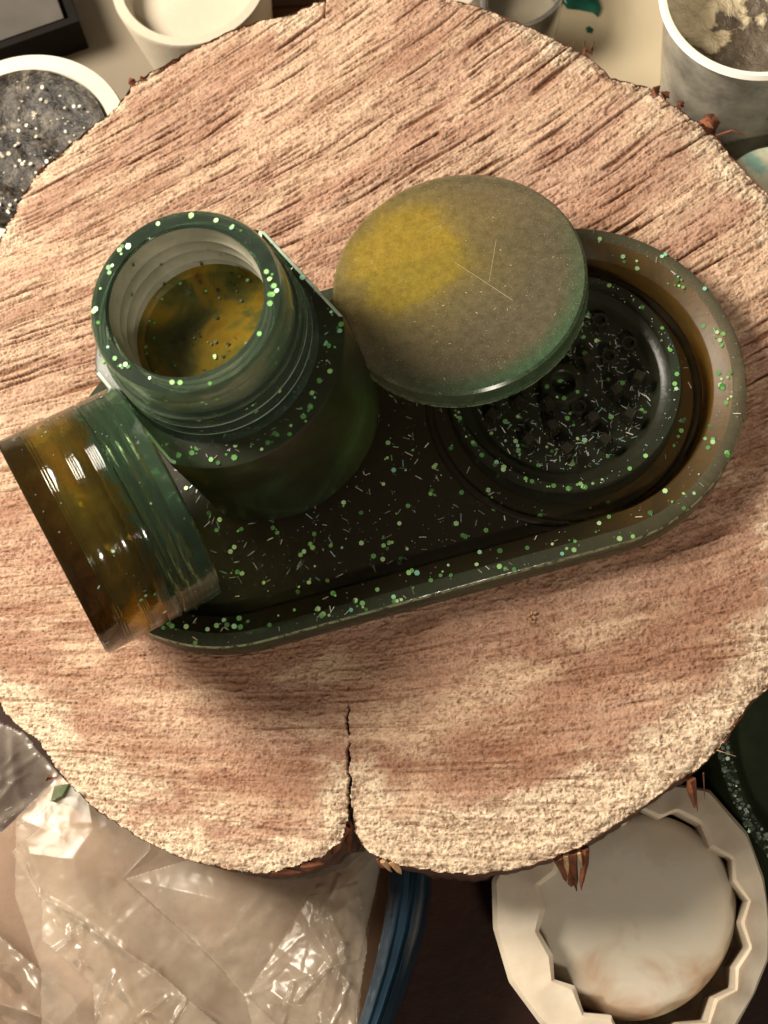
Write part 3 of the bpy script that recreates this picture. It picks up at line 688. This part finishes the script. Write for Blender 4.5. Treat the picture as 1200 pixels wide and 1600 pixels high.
def clear_plastic(name, tint=(.95, .95, .93), rough=.08, haze=.12, hcol=(.8, .75, .66), bmp=0.0, bscale=120, gloss=1.0):
    m, nt, out = newmat(name)
    tr = nt.nodes.new('ShaderNodeBsdfTransparent'); tr.inputs[0].default_value = c4(tint)
    gl_ = nt.nodes.new('ShaderNodeBsdfGlossy'); gl_.inputs['Roughness'].default_value = rough
    df = nt.nodes.new('ShaderNodeBsdfDiffuse'); df.inputs[0].default_value = c4(hcol)
    fr = nt.nodes.new('ShaderNodeFresnel'); fr.inputs[0].default_value = 1.5
    m1 = nt.nodes.new('ShaderNodeMixShader'); m2 = nt.nodes.new('ShaderNodeMixShader')
    h = ramp(nt, noise_fac(nt, 90, 4, .6), [(.3, (haze * .6,) * 3), (.75, (haze * 1.5,) * 3)])
    nt.links.new(h, m1.inputs[0]); nt.links.new(tr.outputs[0], m1.inputs[1]); nt.links.new(df.outputs[0], m1.inputs[2])
    fk = nt.nodes.new('ShaderNodeMath'); fk.operation = 'MULTIPLY'; fk.inputs[1].default_value = gloss; nt.links.new(fr.outputs[0], fk.inputs[0]); nt.links.new(fk.outputs[0], m2.inputs[0]); nt.links.new(m1.outputs[0], m2.inputs[1]); nt.links.new(gl_.outputs[0], m2.inputs[2])
    nt.links.new(m2.outputs[0], out.inputs['Surface'])
    if bmp:
        b = nt.nodes.new('ShaderNodeBump'); b.inputs['Distance'].default_value = bmp; nt.links.new(noise_fac(nt, bscale, 3), b.inputs['Height'])
        for x in (gl_, df, fr): nt.links.new(b.outputs[0], x.inputs['Normal'])
    return m
M['clear'] = clear_plastic('clear_plastic')
# clear small cup top centre, white cap and straw
c = P(800, -32, TABLE + 2.2); bm = bmesh.new(); lathe(bm, cup_profile(1.55, 1.75, 2.2, .08, .05), 72)
tag(obj('clear_cup', bm, M['clear'], None, (c.x, c.y, TABLE + .03), smooth=35), 'small clear plastic cup behind the log, top centre', 'cup')
c = P(715, -14, TABLE + 3.0); bm = bmesh.new(); lathe(bm, [(0, 0), (.75, 0), (.8, 2.8), (.6, 3.0), (0, 3.0)], 48)
tag(obj('white_bottle', bm, M['silicone'], None, (c.x, c.y, TABLE + .03), smooth=35), 'small white bottle top peeking over the far log edge', 'bottle')
bm = bmesh.new(); a, b = P(757, 26, TABLE + 5.4), P(757, -60, TABLE + 4.6); tube(bm, [a, (a + b) / 2, b], [.12, .12, .12], 12)
tube(bm, [a + Vector((0, 0, 0)), P(757, 30, TABLE + .1)], [.12, .12], 12)
tag(obj('plastic_stick', bm, M['clear']), 'clear plastic stick standing by the far log edge, top centre', 'stick')
# green resin drips on the paper
M['green_resin'] = plain('teal_resin', (.01, .09, .06), .15, .5, 200)
def blob(pts, h, name, label):
    bm = bmesh.new(); ps = [P(*p, TABLE + .03) for p in pts]; c = sum(ps, Vector()) / len(ps)
    lp = [[((p.x - c.x) * s, (p.y - c.y) * s, z) for p in ps] for s, z in ((1, 0), (.96, h * .5), (.8, h * .9), (.4, h))]
    vs = rings(bm, lp, False); bm.faces.new(vs[0]); bm.faces.new(list(reversed(vs[-1])))
    tag(obj(name, bm, M['green_resin'], None, (c.x, c.y, TABLE + .03), smooth=70), label, 'resin drip')
blob([(872, -6), (905, -22), (935, -4), (940, 14), (934, 27), (926, 20), (905, 16), (886, 14)], .15, 'resin_drip', 'larger teal green resin drip on the cream paper at the top')
blob([(915, 44), (921, 41), (927, 46), (924, 52), (917, 51)], .05, 'resin_drip', 'tiny round teal resin drop on the paper below the larger drip')

# foil filled cup top-right
CZ = TABLE + 6.6
c = P(1186, -12, CZ)
fc = tag(empty('residue_cup', (c.x, c.y, TABLE + .03)), 'clear plastic cup with bright rim and crinkled cream residue at the top right', 'cup')
M['cloudy'] = clear_plastic('cloudy_plastic', (.95, .93, .88), .12, .42, (.85, .78, .64), .0008, 60)
bm = bmesh.new(); lathe(bm, [(2.15, .0), (2.58, 6.3), (2.5, 6.3), (2.1, .0)], 96); obj('cup_wall', bm, M['cloudy'], fc, (0, 0, 0), smooth=35)
bm = bmesh.new(); lathe(bm, [(2.5, 6.45), (2.55, 6.6), (2.68, 6.62), (2.76, 6.5), (2.66, 6.34), (2.54, 6.34)], 96); obj('cup_rim', bm, plain('bright_rim', (.95, .93, .84), .15, .02), fc, (0, 0, 0), smooth=50)
def residue():
    m, nt, out = newmat('crinkled_residue'); p = pr(nt, out, Roughness=.3)
    tc = nt.nodes.new('ShaderNodeTexCoord'); s = nt.nodes.new('ShaderNodeSeparateXYZ'); nt.links.new(tc.outputs['Object'], s.inputs[0])
    f = noise_fac(nt, 100, 4, .6, .5)
    ad = nt.nodes.new('ShaderNodeMath'); ad.operation = 'MULTIPLY_ADD'; ad.inputs[1].default_value = 1.0; dp = nt.nodes.new('ShaderNodeVectorMath'); dp.operation = 'DOT_PRODUCT'; dp.inputs[1].default_value = (15, -12, 0); nt.links.new(tc.outputs['Object'], dp.inputs[0]); nt.links.new(dp.outputs['Value'], ad.inputs[0]); nt.links.new(f, ad.inputs[2])
    nt.links.new(ramp(nt, ad.outputs[0], [(.1, (.85, .74, .5)), (.36, (.7, .58, .38)), (.44, (.10, .075, .05)), (.8, (.2, .16, .12))]), p.inputs['Base Color'])
    bump(nt, p, noise_fac(nt, 170, 5, .65, .8), .0022, 1); return m
bm = bmesh.new(); vs = rings(bm, [circ(r, 4.9 + .9 * (r / 2.4) ** 2, 72) for r in np.linspace(.02, 2.44, 18)], False); bm.faces.new(vs[0])
for v in bm.verts: v.co.z += .4 * (float(fbm(np.array([v.co.x * 1.6]), np.array([v.co.y * 1.6]), 12, 4)[0]) - .5)
bmesh.ops.translate(bm, vec=(0, 0, -4.9), verts=bm.verts)
ro = obj('residue', bm, residue(), fc, (0, 0, 4.9), smooth=70)
# pale disc at the right edge
c = P(1212, 300, TABLE + 3.6); bm = bmesh.new(); lathe(bm, [(0, 0), (1.5, 0), (1.55, 3.4), (1.45, 3.6), (1.1, 3.65), (0, 3.65)], 64)
m_, nt_, out_ = newmat('pale_lid_paint'); p_ = pr(nt_, out_, Roughness=.35)
nt_.links.new(ramp(nt_, noise_fac(nt_, 110, 3), [(.5, (.72, .68, .5)), (.62, (.3, .5, .42))]), p_.inputs['Base Color'])
tag(obj('paint_pot', bm, m_, None, (c.x, c.y, TABLE + .03), smooth=35), 'pale pot with green stains at the right edge below the clear cup', 'pot')

# dark glitter tray bottom-right
M['darkgreen'] = plain('dark_green_resin', (.018, .026, .012), .18, .5, 60, .0003, 300)
dt = P(1432, 1140, TABLE + 2.4)
dk = tag(empty('dark_green_tray', (dt.x, dt.y, TABLE + .03)), 'dark green resin tray with glittery rim at the right edge behind the faceted mold', 'tray')
bm = bmesh.new(); RR = (P(1160, 1250, TABLE + 2.4) - dt).length
lathe(bm, [(RR + .95, 0), (RR + .9, 1.3), (RR + .25, 2.4), (RR - .1, 2.4), (RR - .3, 2.2), (RR - .6, .9), (RR - .8, .0)], 128)
obj('tray_rim', bm, M['darkgreen'], dk, (0, 0, 0), smooth=40)
bm = bmesh.new(); vs = rings(bm, [circ(RR - .55, .5, 96), circ(RR - .6, .8, 96)], False); bm.faces.new(vs[0]); bm.faces.new(list(reversed(vs[-1])))
obj('tray_floor', bm, M['darkgreen'], dk, (0, 0, 0), smooth=40)
bm = bmesh.new()
for k in range(520):
    t = math.radians(rng.uniform(150, 260)); r = RR + rng.uniform(-.1, .25); p = (r * math.cos(t), r * math.sin(t), 2.4)
    flake(bm, p, (rng.uniform(-.4, .4), rng.uniform(-.4, .4), 1), rng.uniform(.02, .07), 0)
tag(obj('rim_glitter', bm, glitter_mat('mint_glitter', [(0, (.04, .06, .04)), (.6, (.12, .18, .13)), (.9, (.35, .42, .35)), (1, (.6, .66, .58))], .3), dk, (0, 0, 0), smooth=0), kind='stuff')

# faceted mold with round silicone puck
MZ = TABLE + 3.0
pm = [(1045, 1222), (1110, 1232), (1170, 1300), (1196, 1370), (1206, 1440), (1203, 1500), (1182, 1552), (1150, 1610), (1075, 1665), (985, 1680), (900, 1650), (843, 1600), (795, 1535), (770, 1450), (768, 1375), (810, 1310), (880, 1260), (960, 1225)]
pi_ = [(1055, 1268), (1093, 1288), (1108, 1325), (1142, 1342), (1144, 1378), (1168, 1408), (1156, 1442), (1170, 1480), (1148, 1512), (1148, 1545), (1115, 1560), (1105, 1597), (1060, 1600), (1030, 1625), (985, 1612), (960, 1600), (955, 1586), (912, 1582), (898, 1540), (866, 1530), (864, 1492), (842, 1455), (852, 1422), (842, 1385), (870, 1365), (880, 1330), (920, 1320), (935, 1290), (975, 1290), (1000, 1265), (1030, 1280)]
pc = P(975, 1440, MZ)
fm = tag(empty('faceted_mold', (pc.x, pc.y, TABLE + .03)), 'cream faceted silicone mold ring with zigzag inner edge at the bottom right', 'mold')
def resample(pts, n, z):
    ps = [P(*p, z) - Vector((pc.x, pc.y, 0)) for p in pts]
    out = []
    for k in range(n):                                     # where a ray from the centre crosses the outline
        t = 2 * math.pi * k / n; d = Vector((math.cos(t), math.sin(t))); best = 0
        for i in range(len(ps)):
            a, b = ps[i].xy, ps[(i + 1) % len(ps)].xy; e = b - a
            den = d.x * e.y - d.y * e.x
            if abs(den) < 1e-9: continue
            r = (a.x * e.y - a.y * e.x) / den; u = (a.x * d.y - a.y * d.x) / den
            if r > 0 and -1e-6 <= u <= 1 + 1e-6: best = max(best, r)
        out.append((d.x * best, d.y * best))
    return out
N_ = 240
o_ = resample(pm, N_, MZ); i_ = resample(pi_, N_, MZ)
Z3 = MZ - TABLE - .03
def sc(l, s, z): return [(x * s, y * s, z) for x, y in l]
def mixl(a, b, t, z): return [(x0 * (1 - t) + x1 * t, y0 * (1 - t) + y1 * t, z) for (x0, y0), (x1, y1) in zip(a, b)]
bm = bmesh.new()
rings(bm, [sc(o_, .86, 0), sc(o_, .98, Z3 - .7), sc(o_, 1.0, Z3 - .25), mixl(o_, i_, .10, Z3 - .1), mixl(o_, i_, .35, Z3 - .02), mixl(o_, i_, .90, Z3 + .22), sc(i_, 1, Z3 + .12), sc(i_, 1.02, .5), sc(i_, .9, 0)])
def silic():
    m, nt, out = newmat('translucent_silicone'); p = pr(nt, out, Roughness=.4)
    p.inputs['Subsurface Weight'].default_value = .35; p.inputs['Subsurface Radius'].default_value = (1, .6, .35); p.inputs['Subsurface Scale'].default_value = .004
    nt.links.new(ramp(nt, noise_fac(nt, 55, 4, .6), [(.3, (.50, .42, .32)), (.7, (.68, .60, .48))]), p.inputs['Base Color']); bump(nt, p, noise_fac(nt, 90, 3), .0006, .5); return m
M['silic'] = silic()
obj('mold_ring', bm, M['silic'], fm, (0, 0, 0), smooth=25)
bm = bmesh.new(); vs = rings(bm, [sc(i_, .93, .05), sc(i_, .93, .25)], False); bm.faces.new(vs[0]); bm.faces.new(list(reversed(vs[-1])))
obj('mold_floor', bm, plain('red_brown_resin', (.16, .05, .02), .35, .4), fm, (0, 0, 0), smooth=25)
dc = P(985, 1425, TABLE + 2.3)
bm = bmesh.new(); PRD = 2.75
def puck_r(t): return PRD * (1 + .03 * math.sin(2 * t + .8) + .02 * math.sin(3 * t))
lps = []
for s, z in ((.8, .35), (.97, .9), (1.0, 1.5), (.985, 2.0), (.94, 2.28), (.85, 2.42), (.6, 2.52), (.3, 2.56), (.02, 2.57)):
    lps.append([(puck_r(t) * s * math.cos(t), puck_r(t) * s * math.sin(t), z) for t in (2 * math.pi * k / 96 for k in range(96))])
vs = rings(bm, lps, False); bm.faces.new(vs[0]); bm.faces.new(list(reversed(vs[-1])))
m_, nt_, out_ = newmat('cloudy_puck'); p_ = pr(nt_, out_, Roughness=.42); p_.inputs['Subsurface Weight'].default_value = .25; p_.inputs['Subsurface Scale'].default_value = .004
tc_ = nt_.nodes.new('ShaderNodeTexCoord'); sp_ = nt_.nodes.new('ShaderNodeSeparateXYZ'); nt_.links.new(tc_.outputs['Object'], sp_.inputs[0])
ma_ = nt_.nodes.new('ShaderNodeMath'); ma_.operation = 'MULTIPLY_ADD'; ma_.inputs[1].default_value = 14; nt_.links.new(sp_.outputs[1], ma_.inputs[0]); nt_.links.new(noise_fac(nt_, 55, 4, .55, .6), ma_.inputs[2])
nt_.links.new(ramp(nt_, ma_.outputs[0], [(.12, (.38, .26, .17)), (.30, (.50, .45, .36)), (.6, (.52, .47, .39)), (.85, (.44, .38, .30))]), p_.inputs['Base Color'])
bump(nt_, p_, noise_fac(nt_, 70, 3), .0008, .5)
tag(obj('silicone_puck', bm, m_, None, (dc.x, dc.y, TABLE + .03), smooth=60), 'round cloudy grey cream puck lying inside the faceted mold', 'puck')

# blue plastic band
bl = [(612, 1330), (606, 1400), (596, 1460), (583, 1520), (566, 1580), (548, 1640)]; br = [(668, 1330), (664, 1400), (655, 1450), (640, 1505), (618, 1570), (592, 1640)]
bm = bmesh.new(); BZ = TABLE + 3.2; lps = []
nb = 14
for k in range(len(bl)):
    a, b = P(*bl[k], BZ), P(*br[k], BZ); top = []
    for j in range(nb + 1):
        f = j / nb; p = a.lerp(b, f); top.append((p.x, p.y, BZ + .35 * math.sin(math.pi * f) + (.1 if j in (4, 5, 9, 11) else 0)))
    bot = [(x, y, TABLE + .05) for x, y, z in reversed(top)]
    lps.append(top + bot)
for k in range(len(lps)): pass
vs = rings(bm, lps, False); bm.faces.new(vs[0]); bm.faces.new(list(reversed(vs[-1])))
m_, nt_, out_ = newmat('blue_plastic'); p_ = pr(nt_, out_, Roughness=.18); p_.inputs['Transmission Weight'].default_value = .15
nt_.links.new(ramp(nt_, noise_fac(nt_, 60, 4), [(.3, (.008, .019, .032)), (.7, (.016, .040, .064))]), p_.inputs['Base Color'])
tag(obj('blue_tub', bm, m_, smooth=50), 'ribbed edge of a dark blue plastic tub between the plastic bag and the faceted mold', 'tub')

# crinkled plastic bags
def bag(name, pts, z0, amp, seed, mat, label, folds=(), thick=.02, step=.09, dome=1.0):
    ps = [P(*p, z0) for p in pts]; X0 = min(p.x for p in ps); X1 = max(p.x for p in ps); Y0 = min(p.y for p in ps); Y1 = max(p.y for p in ps)
    xs = np.arange(X0, X1, step); ys = np.arange(Y0, Y1, step); X, Y = np.meshgrid(xs, ys)
    ins = np.zeros(X.shape, bool); D = np.full(X.shape, 1e9)
    for i in range(len(ps)):
        a, b = ps[i], ps[(i + 1) % len(ps)]
        if abs(b.y - a.y) > 1e-9: ins ^= ((a.y > Y) != (b.y > Y)) & (X < (b.x - a.x) * (Y - a.y) / (b.y - a.y) + a.x)
        ex, ey = b.x - a.x, b.y - a.y; t = np.clip(((X - a.x) * ex + (Y - a.y) * ey) / (ex * ex + ey * ey), 0, 1)
        D = np.minimum(D, np.hypot(X - a.x - t * ex, Y - a.y - t * ey))
    rs = np.random.RandomState(seed)
    H = np.zeros(X.shape)
    for k in range(26):                                     # folded planes: the maximum of many slanted facets creases sharply
        cx_, cy_ = rs.uniform(X0, X1), rs.uniform(Y0, Y1); an = rs.uniform(0, 6.28); L = rs.uniform(.6, 2.5)
        d = (X - cx_) * math.cos(an) + (Y - cy_) * math.sin(an); e = -(X - cx_) * math.sin(an) + (Y - cy_) * math.cos(an)
        H += np.clip(.35 - np.abs(d) * rs.uniform(.5, 2.2), 0, 1) * np.exp(-(e / L) ** 2) * rs.uniform(.3, 1)
    wx = X + .5 * fbm(X, Y, seed, 3); 
    H += .35 * np.abs(fbm(wx * .8, Y * .8, seed + 3, 3) - .5) * 2 + .12 * np.abs(fbm(X * 2.4, Y * 2.4, seed + 5, 2) - .5) * 2
    for (ax_, ay_, bx_, by_, hh, w) in folds:
        hh *= .45; w *= 1.5
        a, b = P(ax_, ay_, z0), P(bx_, by_, z0); ex, ey = b.x - a.x, b.y - a.y
        t = np.clip(((X - a.x) * ex + (Y - a.y) * ey) / (ex * ex + ey * ey), 0, 1)
        H += hh / amp * np.clip(1 - np.hypot(X - a.x - t * ex + .08 * (vn(X * 3, Y * 3, seed) - .5), Y - a.y - t * ey + .08 * (vn(X * 3, Y * 3, seed + 1) - .5)) / w, 0, 1) * (.5 + vn(X * 4, Y * 4, seed + 2))
    Z = z0 - .6 * dome + amp * H + dome * sst(0, 1.6, D)
    idx = -np.ones(X.shape, int); F_ = ins[:-1, :-1] & ins[1:, :-1] & ins[:-1, 1:] & ins[1:, 1:]
    use = np.zeros(X.shape, bool); use[:-1, :-1] |= F_; use[1:, :-1] |= F_; use[:-1, 1:] |= F_; use[1:, 1:] |= F_
    idx[use] = np.arange(use.sum())
    V = np.stack([X[use], Y[use], Z[use]], 1) * .01; Qd = np.stack([idx[:-1, :-1][F_], idx[:-1, 1:][F_], idx[1:, 1:][F_], idx[1:, :-1][F_]], 1)
    me = bpy.data.meshes.new(name); me.from_pydata(V.tolist(), [], Qd.tolist()); me.polygons.foreach_set('use_smooth', np.ones(len(Qd), bool))
    me.materials.append(mat); o = link(bpy.data.objects.new(name, me))
    so = o.modifiers.new('thickness', 'SOLIDIFY'); so.thickness = thick * .01
    return tag(o, label, 'plastic bag', 'clear plastic bags in front of the log') if label else o
M['bag'] = clear_plastic('bag_film', (.985, .97, .95), .24, .085, (.85, .76, .63), 0.0, 260, .42)
BL = 'clear plastic bags in front of the log'
big = tag(empty('plastic_bag', P(300, 1480, TABLE + .3)), 'large clear crinkled plastic bag lying below the log slice', 'plastic bag', BL)
LAY = [  # overlapping films of one bag, from the bottom up: outline, height, crinkle, folds
 ([(20, 1275), (110, 1190), (240, 1290), (420, 1330), (600, 1310), (590, 1400), (570, 1480), (556, 1640), (60, 1640), (60, 1520), (18, 1400)], 2.0, .12, ()),
 ([(60, 1290), (120, 1180), (240, 1250), (232, 1330), (190, 1372), (290, 1460), (430, 1600), (430, 1640), (210, 1640), (130, 1500), (55, 1400), (12, 1330)], 2.35, .10, ((15, 1290, 60, 1390, .12, .09), (62, 1400, 250, 1520, .16, .12), (250, 1520, 400, 1640, .14, .12))),
 ([(190, 1372), (330, 1330), (470, 1340), (600, 1325), (585, 1400), (560, 1500), (380, 1560), (330, 1500)], 2.5, .10, ((560, 1400, 385, 1560, .12, .1), (250, 1395, 330, 1500, .08, .07), (500, 1390, 520, 1480, .2, .12), (530, 1370, 500, 1440, .2, .1))),
 ([(60, 1400), (130, 1440), (250, 1520), (350, 1610), (340, 1640), (150, 1640), (140, 1540), (100, 1500), (62, 1470)], 2.75, .22, ((65, 1510, 130, 1450, .25, .12), (110, 1450, 130, 1560, .2, .1), (140, 1600, 180, 1520, .2, .1), (250, 1640, 290, 1560, .15, .07), (210, 1600, 260, 1560, .15, .07))),
 ([(480, 1400), (560, 1380), (575, 1480), (560, 1560), (555, 1640), (400, 1640), (380, 1560)], 2.7, .28, ((510, 1400, 540, 1500, .2, .1), (470, 1560, 540, 1480, .25, .1), (440, 1600, 460, 1540, .2, .08), (520, 1600, 545, 1540, .2, .08))),
]
for i, (pts, z, amp, folds) in enumerate(LAY):
    o = bag('film_layer', pts, TABLE + z, amp, 3 + i, M['bag'], None, folds=folds, dome=.35, step=.032)
    o.parent = big; o.location = -big.location
bag('plastic_bag', [(-60, 1100), (30, 1140), (92, 1210), (88, 1240), (60, 1270), (0, 1300), (-60, 1310)], TABLE + 4.0, .25, 8, M['bag'], 'small clear plastic bag poking out at the left edge of the log', folds=((0, 1285, 85, 1225, .3, .12), (0, 1230, 60, 1170, .15, .08), (-10, 1265, 40, 1210, .15, .06), (10, 1200, 40, 1150, .1, .06)), dome=.8, step=.05)
bag('plastic_bag', [(-60, 1420), (40, 1500), (110, 1560), (120, 1640), (-60, 1640)], TABLE + 1.6, .3, 15, M['bag'], 'clear plastic film in the bottom left corner of the photo', folds=((-10, 1520, 100, 1620, .2, .12), (-10, 1480, 60, 1500, .1, .1)), step=.05)
bm = slab([P(10, 1300, TABLE), P(170, 1150, TABLE), P(620, 1330, TABLE), P(600, 1700, TABLE), P(-100, 1700, TABLE), P(-80, 1390, TABLE)], TABLE + .03, .3)
tag(obj('brown_card', bm, plain('brown_card', (.27, .17, .11), .7, .25, 30, .0004, 90)), 'brown card lying under the large plastic bag', 'card')
bm = slab([P(80, 1252, TABLE + 2.2), P(86, 1228, TABLE + 2.2), P(108, 1225, TABLE + 2.2), P(98, 1244, TABLE + 2.2)], TABLE + .36, 1.9)
tag(obj('green_scrap', bm, plain('green_scrap', (.12, .17, .07), .7)), 'small green scrap showing between the plastic bags at the left', 'scrap')
